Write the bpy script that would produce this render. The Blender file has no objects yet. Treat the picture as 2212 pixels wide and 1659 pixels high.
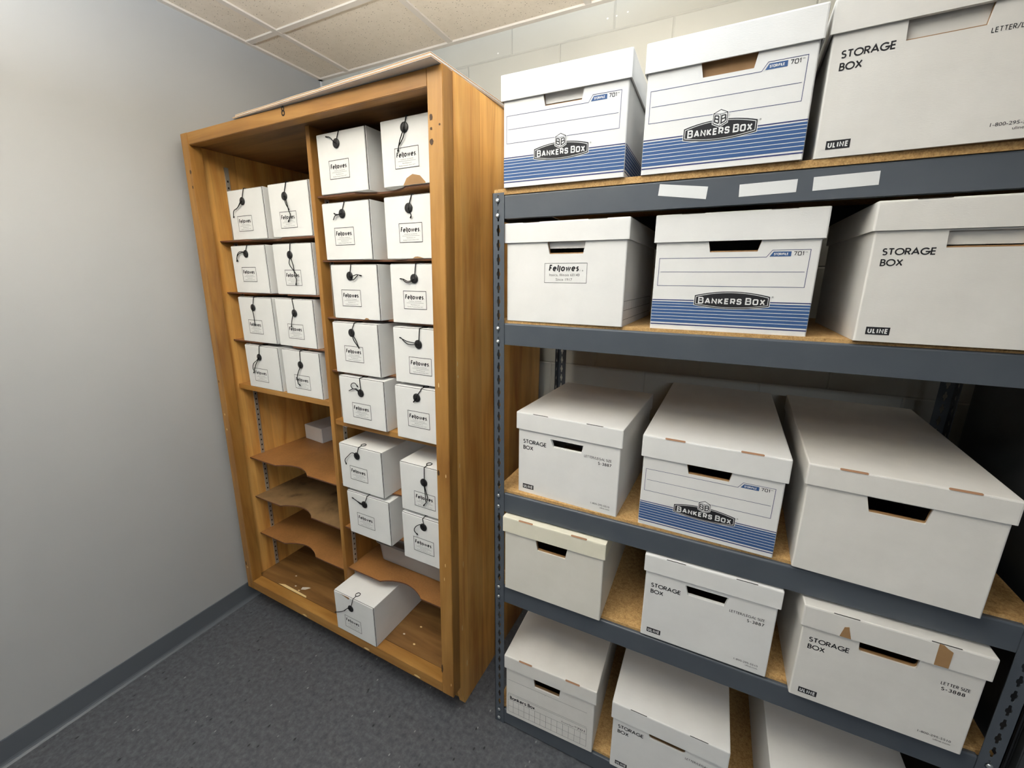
import bpy, bmesh, math, random
from mathutils import Vector, Matrix

# ---------------------------------------------------------------- camera, world, lamps, exposure
SC = bpy.context.scene
COL = SC.collection
cam_data = bpy.data.cameras.new('camera')
cam = bpy.data.objects.new('camera', cam_data)
COL.objects.link(cam)
RT = Vector((0.900324, 0.435164, 0.006962)); UP = Vector((-0.110544, 0.213179, 0.970739)); FW = Vector((-0.420947, 0.874750, -0.240035))
mw = Matrix.Identity(4)
for i in range(3):
    mw[i][0] = RT[i]; mw[i][1] = UP[i]; mw[i][2] = -FW[i]
mw[0][3], mw[1][3], mw[2][3] = 1.974028, 0.0, 1.599
cam.matrix_world = mw
cam_data.sensor_fit = 'HORIZONTAL'
cam_data.sensor_width = 36.0
cam_data.lens = 888.139 / 2212 * 36.0
cam_data.shift_x = -6.687 / 2212
cam_data.shift_y = -10.863 / 2212
cam_data.clip_start = 0.02
SC.camera = cam

world = bpy.data.worlds.new('world')
SC.world = world
world.use_nodes = True
world.node_tree.nodes['Background'].inputs[0].default_value = (0.9, 0.95, 1.0, 1)
world.node_tree.nodes['Background'].inputs[1].default_value = 0.02

H_CEIL = 2.577
Y_BACK = 1.755
LAMPS = []
def area_lamp(x0, x1, y0, y1, zl, down, up, color=(0.875, 0.94, 1.0)):
    for power, z, flip in ((down, zl - .003, False), (up, zl + .063, True)):  # upward lamp of each unseen fixture is added to brighten the ceiling
        d = bpy.data.lights.new('strip_light', 'AREA')
        d.shape = 'RECTANGLE'; d.size = x1 - x0; d.size_y = y1 - y0
        d.energy = power; d.color = color
        o = bpy.data.objects.new('strip_light', d)
        o.location = ((x0 + x1) / 2, (y0 + y1) / 2, z)
        if flip: o.rotation_euler = (math.pi, 0, 0)
        COL.objects.link(o)
    LAMPS.append((x0, x1, y0, y1, zl))
area_lamp(1.50, 2.00, 0.25, 1.25, 2.400, 7.0, 30.0)
area_lamp(0.60, 1.45, -0.20, 0.08, 2.100, 4.6, 70.0)
area_lamp(2.30, 3.50, -2.30, -2.00, 2.300, 46.0, 6.0)  # unseen lamp behind the camera, added to fill the right-hand box fronts

SC.view_settings.view_transform = 'Standard'
SC.view_settings.look = 'None'
SC.view_settings.gamma = 1.0
SC.view_settings.use_curve_mapping = False
SC.view_settings.exposure = 0.05

# ---------------------------------------------------------------- helpers
random.seed(7)
def srgb(r, g, b):
    f = lambda c: (c / 255 / 12.92) if c / 255 <= 0.04045 else ((c / 255 + 0.055) / 1.055) ** 2.4
    return (f(r), f(g), f(b), 1.0)

class NT:
    """small wrapper round a material's node tree"""
    def __init__(s, name, rough=0.6, spec=0.4, metal=0.0):
        s.m = bpy.data.materials.new(name); s.m.use_nodes = True
        s.t = s.m.node_tree; s.b = s.t.nodes['Principled BSDF']
        s.b.inputs['Roughness'].default_value = rough
        s.b.inputs['Metallic'].default_value = metal
        s.b.inputs['Specular IOR Level'].default_value = spec
    def n(s, kind, **kw):
        nd = s.t.nodes.new(kind)
        for k, v in kw.items():
            if k in nd.inputs.keys(): nd.inputs[k].default_value = v
            else: setattr(nd, k, v)
        return nd
    def l(s, a, b): s.t.links.new(a, b)
    def coord(s, scale=(1, 1, 1), loc=(0, 0, 0), rot=(0, 0, 0)):
        tc = s.n('ShaderNodeTexCoord'); mp = s.n('ShaderNodeMapping')
        mp.inputs['Scale'].default_value = scale; mp.inputs['Location'].default_value = loc; mp.inputs['Rotation'].default_value = rot
        s.l(tc.outputs['Object'], mp.inputs['Vector']); return mp.outputs['Vector']
    def noise(s, vec, scale, detail=3, rough=0.5, dist=0.0):
        nd = s.n('ShaderNodeTexNoise'); nd.inputs['Scale'].default_value = scale; nd.inputs['Detail'].default_value = detail
        nd.inputs['Roughness'].default_value = rough; nd.inputs['Distortion'].default_value = dist
        s.l(vec, nd.inputs['Vector']); return nd.outputs['Fac']
    def ramp(s, fac, stops):
        r = s.n('ShaderNodeValToRGB'); e = r.color_ramp.elements
        while len(e) < len(stops): e.new(0.5)
        for i, (p, c) in enumerate(stops): e[i].position = p; e[i].color = c
        s.l(fac, r.inputs[0]); return r.outputs[0]
    def mix(s, fac, a, b, mode='MIX'):
        m = s.n('ShaderNodeMix'); m.data_type = 'RGBA'; m.blend_type = mode
        if hasattr(fac, 'node'): s.l(fac, m.inputs[0])
        else: m.inputs[0].default_value = fac
        for sock, v in ((m.inputs[6], a), (m.inputs[7], b)):
            if hasattr(v, 'node'): s.l(v, sock)
            else: sock.default_value = v
        return m.outputs[2]
    def base(s, c):
        if hasattr(c, 'node'): s.l(c, s.b.inputs['Base Color'])
        else: s.b.inputs['Base Color'].default_value = c
    def bump(s, h, strength=0.2, dist=0.002):
        b = s.n('ShaderNodeBump'); b.inputs['Strength'].default_value = strength; b.inputs['Distance'].default_value = dist
        s.l(h, b.inputs['Height']); s.l(b.outputs[0], s.b.inputs['Normal'])

def plain(name, col, rough=0.6, spec=0.4, metal=0.0):
    t = NT(name, rough, spec, metal); t.base(col); return t.m

def card(name, c0, c1, rough=0.62, spec=0.35, ribs=0):
    t = NT(name, rough, spec)
    v = t.coord(); f = t.noise(v, 9, 4, 0.6)
    t.base(t.ramp(f, [(0.3, c0), (0.7, c1)]))
    f2 = t.noise(t.coord((1, 1, 3.5)), 160, 3, 0.6)
    if ribs:
        w = t.n('ShaderNodeTexWave'); w.wave_type = 'BANDS'; w.bands_direction = 'X'
        w.inputs['Scale'].default_value = ribs; w.inputs['Distortion'].default_value = 1.2
        t.l(t.coord(), w.inputs['Vector'])
        f2 = t.mix(0.55, f2, w.outputs['Fac'])
    t.bump(f2, 0.16, 0.0012)
    return t.m

def wood(name, light, mid, dark, axis, scale=1.0, rough=0.42, planks=0.0):
    """varnished timber, grain along the given axis"""
    t = NT(name, rough, 0.45)
    sc = [9, 9, 9]; sc['xyz'.index(axis)] = 0.9
    v = t.coord(tuple(q * scale for q in sc))
    f = t.noise(v, 2.2, 5, 0.55, 0.6)
    sc2 = [80, 80, 80]; sc2['xyz'.index(axis)] = 2.0
    g = t.noise(t.coord(tuple(q * scale for q in sc2)), 2.0, 3, 0.6)
    c = t.ramp(f, [(0.28, dark), (0.5, mid), (0.72, light)])
    c = t.mix(0.22, c, t.ramp(g, [(0.35, dark), (0.65, light)]), 'MULTIPLY')
    if planks:
        tc = t.n('ShaderNodeTexCoord'); sx = t.n('ShaderNodeSeparateXYZ'); t.l(tc.outputs['Object'], sx.inputs[0])
        mm = t.n('ShaderNodeMath'); mm.operation = 'DIVIDE'; mm.inputs[1].default_value = planks; t.l(sx.outputs[1], mm.inputs[0])
        fl = t.n('ShaderNodeMath'); fl.operation = 'FLOOR'; t.l(mm.outputs[0], fl.inputs[0])
        wn = t.n('ShaderNodeTexWhiteNoise'); wn.noise_dimensions = '1D'; t.l(fl.outputs[0], wn.inputs['W'])
        c = t.mix(0.5, c, t.ramp(wn.outputs['Value'], [(0.0, (0.62, 0.5, 0.42, 1)), (1.0, (1.15, 1.1, 1.0, 1))]), 'MULTIPLY')
    n2 = t.noise(t.coord(), 5.0, 3, 0.5)
    c = t.mix(0.35, c, t.ramp(n2, [(0.35, (0.72, 0.7, 0.66, 1)), (0.65, (1.05, 1.05, 1.05, 1))]), 'MULTIPLY')
    t.base(c); t.bump(g, 0.12, 0.0015)
    return t.m

M = {}
M['white'] = card('white_cardboard', srgb(226, 225, 222), srgb(233, 232, 229))
M['white2'] = card('white_board', srgb(228, 228, 225), srgb(235, 235, 232))
M['offwhite'] = card('off_white_cardboard', srgb(218, 215, 209), srgb(228, 225, 219))
M['cream'] = card('cream_ribbed_cardboard', srgb(226, 221, 200), srgb(234, 229, 210), ribs=55)
M['creambody'] = card('cream_cardboard', srgb(218, 214, 203), srgb(226, 222, 212))
M['kraft'] = card('kraft_cardboard', srgb(146, 112, 74), srgb(168, 132, 92))
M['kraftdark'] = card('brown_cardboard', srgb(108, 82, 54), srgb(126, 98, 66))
M['slot'] = plain('brown_slot_edge', srgb(150, 112, 84), 0.8)
M['slit'] = plain('dark_slit', srgb(42, 36, 32), 0.8)
M['ink'] = plain('black_ink', srgb(34, 33, 36), 0.6, 0.3)
M['greyink'] = plain('grey_ink', srgb(88, 87, 88), 0.6, 0.3)
M['blue'] = plain('blue_ink', srgb(58, 90, 138), 0.6, 0.3)
M['navy'] = plain('navy_ink', srgb(58, 66, 112), 0.6, 0.3)
M['printwhite'] = plain('white_print', srgb(230, 230, 228), 0.6, 0.3)
M['black'] = plain('black_plastic', srgb(24, 23, 24), 0.45, 0.5)
M['cord'] = plain('black_elastic', srgb(20, 19, 20), 0.75, 0.2)
M['paper'] = card('label_paper', srgb(226, 227, 226), srgb(231, 232, 231))
M['zinc'] = plain('zinc_rivet', srgb(196, 200, 202), 0.32, 0.5, 0.85)
M['strip'] = plain('shelf_standard_metal', srgb(196, 190, 178), 0.4, 0.5, 0.6)
M['clip'] = plain('white_clip', srgb(226, 224, 220), 0.4)
M['hole'] = plain('slot_shadow', srgb(38, 32, 26), 0.8)

t = NT('grey_painted_steel', 0.42, 0.5)
t.base(t.ramp(t.noise(t.coord(), 14, 3, 0.5), [(0.3, srgb(74, 80, 88)), (0.7, srgb(79, 85, 92))]))
t.bump(t.noise(t.coord(), 500, 2, 0.5), 0.06, 0.0006); M['steel'] = t.m
t = NT('dark_grey_painted_steel', 0.5, 0.4)
t.base(t.ramp(t.noise(t.coord(), 8, 3, 0.5), [(0.3, srgb(56, 58, 60)), (0.7, srgb(62, 64, 66))])); M['darksteel'] = t.m

t = NT('particle_board', 0.72, 0.25)
a = t.noise(t.coord(), 90, 5, 0.75); b = t.noise(t.coord(), 320, 3, 0.7)
c = t.ramp(a, [(0.3, srgb(146, 108, 62)), (0.5, srgb(196, 156, 100)), (0.7, srgb(216, 180, 126))])
t.base(t.mix(0.35, c, t.ramp(b, [(0.35, srgb(104, 70, 36)), (0.62, srgb(214, 176, 120))])))
t.bump(b, 0.2, 0.001); M['pboard'] = t.m

t = NT('tempered_hardboard', 0.5, 0.4)
a = t.noise(t.coord(), 6, 4, 0.55); b = t.noise(t.coord(), 140, 3, 0.6)
c = t.ramp(a, [(0.3, srgb(138, 96, 54)), (0.7, srgb(168, 118, 68))])
t.base(t.mix(0.2, c, t.ramp(b, [(0.3, srgb(96, 60, 28)), (0.7, srgb(176, 122, 66))]))); t.bump(b, 0.06, 0.0006); M['hardboard'] = t.m
M['hbedge_shaded'] = plain('shaded_hardboard_edge', srgb(104, 68, 46), 0.7)  # shade on the thin shelves' front edges, put into a darker brown
t = NT('dusty_hardboard', 0.6, 0.3)
a = t.noise(t.coord(), 9, 5, 0.6)
t.base(t.ramp(a, [(0.28, srgb(74, 54, 34)), (0.42, srgb(124, 98, 66)), (0.7, srgb(146, 116, 80))])); M['dusty'] = t.m

WL, WM, WD = srgb(192, 148, 82), srgb(172, 126, 63), srgb(140, 96, 46)
M['wood_z'] = wood('varnished_wood_upright', WL, WM, WD, 'z')
M['wood_x'] = wood('varnished_wood_across', WL, WM, WD, 'x')
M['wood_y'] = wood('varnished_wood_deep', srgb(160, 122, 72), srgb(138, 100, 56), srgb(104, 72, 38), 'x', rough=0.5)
M['wood_side'] = wood('glued_plank_panel', srgb(246, 206, 130), srgb(232, 184, 106), srgb(200, 142, 72), 'z', 1.0, 0.38, planks=0.105)
M['wood_in'] = wood('inner_panel_wood', srgb(150, 104, 50), srgb(130, 86, 38), srgb(102, 64, 26), 'z')
t = NT('back_panel_boards', 0.5, 0.35)
tc = t.n('ShaderNodeTexCoord'); sx = t.n('ShaderNodeSeparateXYZ'); t.l(tc.outputs['Object'], sx.inputs[0])
mm = t.n('ShaderNodeMath'); mm.operation = 'MODULO'; mm.inputs[1].default_value = 0.085; t.l(sx.outputs[0], mm.inputs[0])
g = t.n('ShaderNodeMath'); g.operation = 'LESS_THAN'; g.inputs[1].default_value = 0.0022; t.l(mm.outputs[0], g.inputs[0])
c = t.ramp(t.noise(t.coord((9, 9, 0.9)), 2.2, 4, 0.55), [(0.3, srgb(100, 66, 30)), (0.7, srgb(126, 86, 42))])
t.base(t.mix(g.outputs[0], c, srgb(44, 26, 10))); M['wood_back'] = t.m
M['stain'] = plain('dark_knot_stain', srgb(70, 50, 32), 0.6)
M['chip'] = plain('bare_wood_chip', srgb(232, 206, 150), 0.7)
M['scuff'] = plain('pale_scuff', srgb(210, 200, 186), 0.7)
M['paintblack'] = plain('black_stencil_paint', srgb(30, 24, 18), 0.6)

# room surfaces
t = NT('grey_wall_paint', 0.72, 0.25)
t.base(t.ramp(t.noise(t.coord(), 3, 3, 0.5), [(0.3, srgb(171, 172, 172)), (0.7, srgb(174, 175, 175))]))
t.bump(t.noise(t.coord(), 260, 3, 0.6), 0.12, 0.0008); M['wall'] = t.m
t = NT('painted_block_wall', 0.6, 0.35)
tc = t.n('ShaderNodeTexCoord'); mp = t.n('ShaderNodeMapping')
mp.inputs['Rotation'].default_value = (math.radians(-90), 0, 0); mp.inputs['Location'].default_value = (-1.311 + 0.42, 2.485, 0)
t.l(tc.outputs['Object'], mp.inputs['Vector'])
sx = t.n('ShaderNodeSeparateXYZ'); t.l(tc.outputs['Object'], sx.inputs[0])
cx = t.n('ShaderNodeCombineXYZ')
ax = t.n('ShaderNodeMath'); ax.operation = 'ADD'; ax.inputs[1].default_value = 4.2 - 1.313; t.l(sx.outputs[0], ax.inputs[0])
az = t.n('ShaderNodeMath'); az.operation = 'ADD'; az.inputs[1].default_value = 12 * 0.211 - 2.484; t.l(sx.outputs[2], az.inputs[0])
t.l(ax.outputs[0], cx.inputs[0]); t.l(az.outputs[0], cx.inputs[1])
br = t.n('ShaderNodeTexBrick'); br.offset = 0.5; br.offset_frequency = 2
br.inputs['Scale'].default_value = 1.0; br.inputs['Brick Width'].default_value = 0.42; br.inputs['Row Height'].default_value = 0.211
br.inputs['Mortar Size'].default_value = 0.0052; br.inputs['Mortar Smooth'].default_value = 1.0
t.l(cx.outputs[0], br.inputs['Vector'])
inv = t.n('ShaderNodeMath'); inv.operation = 'MULTIPLY_ADD'; inv.inputs[1].default_value = -1.0; inv.inputs[2].default_value = 1.0
t.l(br.outputs['Fac'], inv.inputs[0])
rough_n = t.noise(t.coord(), 60, 5, 0.7)
sc_n = t.n('ShaderNodeMath'); sc_n.operation = 'MULTIPLY_ADD'; sc_n.inputs[1].default_value = 0.12; t.l(rough_n, sc_n.inputs[0]); t.l(inv.outputs[0], sc_n.inputs[2])
t.base(t.ramp(t.noise(t.coord(), 4, 3, 0.5), [(0.3, srgb(184, 184, 177)), (0.7, srgb(189, 189, 182))]))
t.bump(sc_n.outputs[0], 0.7, 0.0035); M['block'] = t.m

t = NT('speckled_dark_floor_tile', 0.42, 0.4)
v = t.coord((1, 1, 1)); f = t.noise(v, 55, 5, 0.7)
c = t.ramp(f, [(0.3, srgb(64, 66, 70)), (0.5, srgb(82, 84, 89)), (0.7, srgb(100, 102, 106))])
v1 = t.n('ShaderNodeTexVoronoi'); v1.inputs['Scale'].default_value = 95; t.l(t.coord((1, 0.55, 1), rot=(0, 0, 0.5)), v1.inputs['Vector'])
hi = t.ramp(v1.outputs['Color'], [(0.86, (0, 0, 0, 1)), (0.9, (1, 1, 1, 1))])
near = t.ramp(v1.outputs['Distance'], [(0.12, (1, 1, 1, 1)), (0.3, (0, 0, 0, 1))])
msk = t.mix(1.0, hi, near, 'MULTIPLY')
c = t.mix(msk, c, srgb(150, 150, 150))
v2 = t.n('ShaderNodeTexVoronoi'); v2.inputs['Scale'].default_value = 70; t.l(t.coord((1, 0.6, 1), loc=(3, 5, 0), rot=(0, 0, 0.9)), v2.inputs['Vector'])
lo = t.mix(1.0, t.ramp(v2.outputs['Color'], [(0.8, (0, 0, 0, 1)), (0.85, (1, 1, 1, 1))]), t.ramp(v2.outputs['Distance'], [(0.12, (1, 1, 1, 1)), (0.32, (0, 0, 0, 1))]), 'MULTIPLY')
c = t.mix(lo, c, srgb(30, 31, 33)); t.base(c); M['floor'] = t.m

t = NT('fissured_ceiling_tile', 0.85, 0.15)
v = t.coord(); n1 = t.noise(v, 30, 3, 0.5)
v1 = t.n('ShaderNodeTexVoronoi'); v1.inputs['Scale'].default_value = 85; t.l(t.coord((1, 1.7, 1), rot=(0, 0, 0.7)), v1.inputs['Vector'])
pit = t.mix(1.0, t.ramp(v1.outputs['Color'], [(0.62, (0, 0, 0, 1)), (0.66, (1, 1, 1, 1))]), t.ramp(v1.outputs['Distance'], [(0.1, (1, 1, 1, 1)), (0.26, (0, 0, 0, 1))]), 'MULTIPLY')
v2 = t.n('ShaderNodeTexVoronoi'); v2.inputs['Scale'].default_value = 190; t.l(t.coord(), v2.inputs['Vector'])
pit2 = t.mix(1.0, t.ramp(v2.outputs['Color'], [(0.7, (0, 0, 0, 1)), (0.74, (1, 1, 1, 1))]), t.ramp(v2.outputs['Distance'], [(0.15, (0.6, 0.6, 0.6, 1)), (0.35, (0, 0, 0, 1))]), 'MULTIPLY')
c = t.ramp(n1, [(0.3, srgb(228, 216, 198)), (0.7, srgb(234, 222, 205))])
c = t.mix(pit2, c, srgb(176, 156, 130)); c = t.mix(pit, c, srgb(122, 104, 84)); t.base(c); M['tile'] = t.m
M['tbar'] = plain('ceiling_grid_metal', srgb(222, 213, 202), 0.5, 0.3)
M['base'] = plain('grey_vinyl_base', srgb(92, 97, 103), 0.36, 0.5)
M['wall_far'] = plain('grey_wall_paint_far', srgb(176, 174, 170), 0.75, 0.2)
M['lens'] = plain('troffer_lens', srgb(240, 238, 232), 0.5)
t = NT('frosted_plastic', 0.35, 0.5)
t.base(srgb(214, 210, 206)); t.b.inputs['Transmission Weight'].default_value = 0.55; t.b.inputs['Alpha'].default_value = 0.82
t.b.inputs['Roughness'].default_value = 0.45; M['tray'] = t.m

class MB:
    def __init__(s): s.v = []; s.f = []; s.mi = []
    def add(s, pts, faces, mat=0):
        o = len(s.v); s.v += [tuple(p) for p in pts]
        for f in faces: s.f.append(tuple(i + o for i in f)); s.mi.append(mat)
    def poly(s, pts, mat=0): s.add(pts, [tuple(range(len(pts)))], mat)
    def box(s, x0, x1, y0, y1, z0, z1, mat=0):
        s.add([(x0, y0, z0), (x1, y0, z0), (x1, y1, z0), (x0, y1, z0), (x0, y0, z1), (x1, y0, z1), (x1, y1, z1), (x0, y1, z1)],
              [(0, 3, 2, 1), (4, 5, 6, 7), (0, 1, 5, 4), (1, 2, 6, 5), (2, 3, 7, 6), (3, 0, 4, 7)], mat)
    def prism(s, pts, axis, a, b, mat=0):
        """2-D outline pushed from a to b along an axis (x: pts are (y,z); y: (x,z); z: (x,y))"""
        def P(p, t): return (t, p[0], p[1]) if axis == 'x' else ((p[0], t, p[1]) if axis == 'y' else (p[0], p[1], t))
        n = len(pts)
        s.add([P(p, a) for p in pts] + [P(p, b) for p in pts],
              [tuple(range(n)), tuple(range(2 * n - 1, n - 1, -1))] + [(i, (i + 1) % n, (i + 1) % n + n, i + n) for i in range(n)], mat)
    def tube(s, path, r, n=6, mat=0):
        path = [Vector(p) for p in path]; rings = []; prev = None
        for i, p in enumerate(path):
            d = (path[min(i + 1, len(path) - 1)] - path[max(i - 1, 0)])
            d = d.normalized() if d.length > 1e-9 else Vector((0, 0, 1))
            if prev is None: prev = d.orthogonal().normalized()
            u = (prev - d * prev.dot(d)); u = u.normalized() if u.length > 1e-6 else d.orthogonal().normalized()
            prev = u; w = d.cross(u)
            rings.append([p + (u * math.cos(2 * math.pi * k / n) + w * math.sin(2 * math.pi * k / n)) * r for k in range(n)])
        o = [q for ring in rings for q in ring]; L = len(rings)
        s.add(o, [(i * n + k, i * n + (k + 1) % n, (i + 1) * n + (k + 1) % n, (i + 1) * n + k) for i in range(L - 1) for k in range(n)]
              + [tuple(range(n - 1, -1, -1)), tuple((L - 1) * n + k for k in range(n))], mat)
    def lathe_y(s, cx, cz, prof, n=20, mat=0):
        """profile of (radius, y) turned about an axis along y"""
        o = []
        for r, y in prof: o += [(cx + r * math.cos(2 * math.pi * k / n), y, cz + r * math.sin(2 * math.pi * k / n)) for k in range(n)]
        L = len(prof)
        s.add(o, [(i * n + k, i * n + (k + 1) % n, (i + 1) * n + (k + 1) % n, (i + 1) * n + k) for i in range(L - 1) for k in range(n)]
              + [tuple(range(n)), tuple((L - 1) * n + k for k in range(n - 1, -1, -1))], mat)
    def ribbon(s, pts, w, y, mat=0):
        """flat stroke of width w in the plane y"""
        pts = [Vector(p) for p in pts]
        closed = (pts[0] - pts[-1]).length < 1e-6 and len(pts) > 3
        if closed: pts = pts[:-1]
        n = len(pts); Ls = []; Rs = []
        for i, p in enumerate(pts):
            a = pts[i - 1] if (i > 0 or closed) else None
            b = pts[(i + 1) % n] if (i < n - 1 or closed) else None
            d1 = (p - a).normalized() if a is not None else None
            d2 = (b - p).normalized() if b is not None else None
            if d1 is None: d1 = d2
            if d2 is None: d2 = d1
            n1 = Vector((-d1.y, d1.x)); n2 = Vector((-d2.y, d2.x)); m = n1 + n2
            m = m / max(m.length_squared / 2, 0.35) if m.length > 1e-6 else n1
            Ls.append(p + m * w / 2); Rs.append(p - m * w / 2)
        for i in range(n if closed else n - 1):
            j = (i + 1) % n
            s.poly([(q.x, y, q.y) for q in (Rs[i], Rs[j], Ls[j], Ls[i])], mat)
    def text(s, body, x0, x1, z0, h, y, mat=0, bold=0.0):
        """small lettering fitted to x0..x1 on baseline z0 with height h"""
        vs, fs, bx = glyph_mesh(body, bold)
        kx = (x1 - x0) / max(bx[1] - bx[0], 1e-6); kz = h / 0.729
        s.add([(x0 + (a - bx[0]) * kx, y, z0 + b * kz) for a, b in vs], fs, mat)
    def mesh(s, name, mats, fix=True):
        me = bpy.data.meshes.new(name); me.from_pydata(s.v, [], s.f)
        for m in mats: me.materials.append(M[m])
        for p, i in zip(me.polygons, s.mi): p.material_index = i
        me.update(); return me
    def build(s, name, mats, parent=None, smooth=False, loc=None, bevel=0):
        me = s.mesh(name, mats)
        bm = bmesh.new(); bm.from_mesh(me)
        if bevel:
            bmesh.ops.recalc_face_normals(bm, faces=bm.faces)
            bmesh.ops.bevel(bm, geom=[e for e in bm.edges if len(e.link_faces) == 2 and e.calc_face_angle(0) > 0.6], offset=bevel, segments=2, affect='EDGES')
        bmesh.ops.recalc_face_normals(bm, faces=bm.faces)
        bm.to_mesh(me); bm.free()
        if smooth:
            for p in me.polygons: p.use_smooth = True
        return link(name, me, parent, loc)

def link(name, me, parent=None, loc=None):
    o = bpy.data.objects.new(name, me); COL.objects.link(o)
    if parent: o.parent = parent
    if loc: o.location = loc
    return o

_gc = {}
def glyph_mesh(body, bold):
    if (body, bold) not in _gc:
        cu = bpy.data.curves.new('lettering', 'FONT'); cu.body = body; cu.resolution_u = 2; cu.offset = bold
        ob = bpy.data.objects.new('lettering', cu); me = bpy.data.meshes.new_from_object(ob)
        vs = [(v.co.x, v.co.y) for v in me.vertices]; fs = [tuple(p.vertices) for p in me.polygons]
        _gc[(body, bold)] = (vs, fs, (min(v[0] for v in vs), max(v[0] for v in vs)))
        bpy.data.objects.remove(ob); bpy.data.curves.remove(cu); bpy.data.meshes.remove(me)
    return _gc[(body, bold)]

# ---- stroke lettering: geometric sans (upper and lower case) and a squared face
def arc(cx, cy, rx, ry, a0, a1, n=12):
    return [(cx + rx * math.cos(math.radians(a0 + (a1 - a0) * i / n)), cy + ry * math.sin(math.radians(a0 + (a1 - a0) * i / n))) for i in range(n + 1)]
GEO = {
 'S': (.46, [arc(.23, .76, .20, .24, 35, 270) + arc(.23, .26, .23, .26, 90, -145)[1:]]),
 'T': (.56, [[(0, 1), (.56, 1)], [(.28, 0), (.28, 1)]]),
 'O': (.92, [arc(.46, .5, .46, .5, 0, 360, 22)]),
 'R': (.50, [[(0, 0), (0, 1), (.22, 1)] + arc(.24, .75, .24, .25, 90, -90)[1:] + [(0, .5)], [(.22, .5), (.50, 0)]]),
 'A': (.78, [[(0, 0), (.39, 1), (.78, 0)], [(.13, .33), (.65, .33)]]),
 'G': (.90, [arc(.46, .5, .46, .5, 42, 352, 20) + [(.92, .45), (.48, .45)]]),
 'E': (.44, [[(.44, 1), (0, 1), (0, 0), (.44, 0)], [(0, .52), (.42, .52)]]),
 'B': (.48, [[(0, .52), (0, 1), (.20, 1)] + arc(.21, .76, .21, .24, 90, -90)[1:] + [(0, .52), (.23, .52)] + arc(.23, .26, .25, .26, 90, -90)[1:] + [(0, 0), (0, .52)]]),
 'X': (.62, [[(0, 0), (.60, 1)], [(.02, 1), (.62, 0)]]),
 'L': (.40, [[(0, 1), (0, 0), (.40, 0)]]), 'I': (.01, [[(0, 0), (0, 1)]]),
 'N': (.66, [[(0, 0), (0, 1), (.66, 0), (.66, 1)]]),
 'U': (.60, [[(0, 1), (0, .3)] + arc(.3, .3, .3, .3, 180, 360)[1:] + [(.6, 1)]]),
 'Z': (.55, [[(.02, 1), (.55, 1), (0, 0), (.55, 0)]]), '/': (.42, [[(0, -.1), (.42, 1.1)]]), '-': (.28, [[(0, .38), (.28, .38)]]),
 '3': (.46, [arc(.22, .76, .2, .24, 150, -80) + arc(.22, .26, .24, .26, 80, -150)]),
 '8': (.48, [arc(.24, .76, .2, .24, 0, 360, 16), arc(.24, .26, .24, .26, 0, 360, 16)]),
 '7': (.46, [[(0, 1), (.46, 1), (.12, 0)]]),
 'F': (.42, [[(0, 0), (0, 1), (.42, 1)], [(0, .52), (.38, .52)]]),
 'e': (.60, [[(.03, .33), (.58, .33)], arc(.3, .33, .3, .33, 0, 312, 16)]),
 'l': (.01, [[(0, 0), (0, 1.06)]]), 'j': (.01, [[(0, -.26), (0, .86)]]),
 'o': (.62, [arc(.31, .33, .31, .33, 0, 360, 18)]),
 'w': (.86, [[(0, .66), (.2, 0), (.43, .62), (.66, 0), (.86, .66)]]),
 's': (.34, [arc(.17, .5, .15, .16, 35, 270, 8) + arc(.17, .17, .17, .17, 90, -145, 8)[1:]]),
 'a': (.60, [arc(.29, .33, .29, .33, 0, 360, 18), [(.6, 0), (.6, .66)]]),
 'n': (.46, [[(0, 0), (0, .66)], [(0, .4)] + arc(.23, .42, .23, .24, 180, 0, 8) + [(.46, 0)]]),
 'k': (.44, [[(0, 0), (0, 1.06)], [(.4, .66), (.04, .34), (.44, 0)]]),
 'r': (.30, [[(0, 0), (0, .66)], [(0, .42)] + arc(.2, .44, .2, .22, 180, 70, 6)]),
 'x': (.46, [[(0, 0), (.44, .66)], [(.02, .66), (.46, 0)]]), '.': (.06, [[(0, .03), (.06, .03)]]),
}
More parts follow.
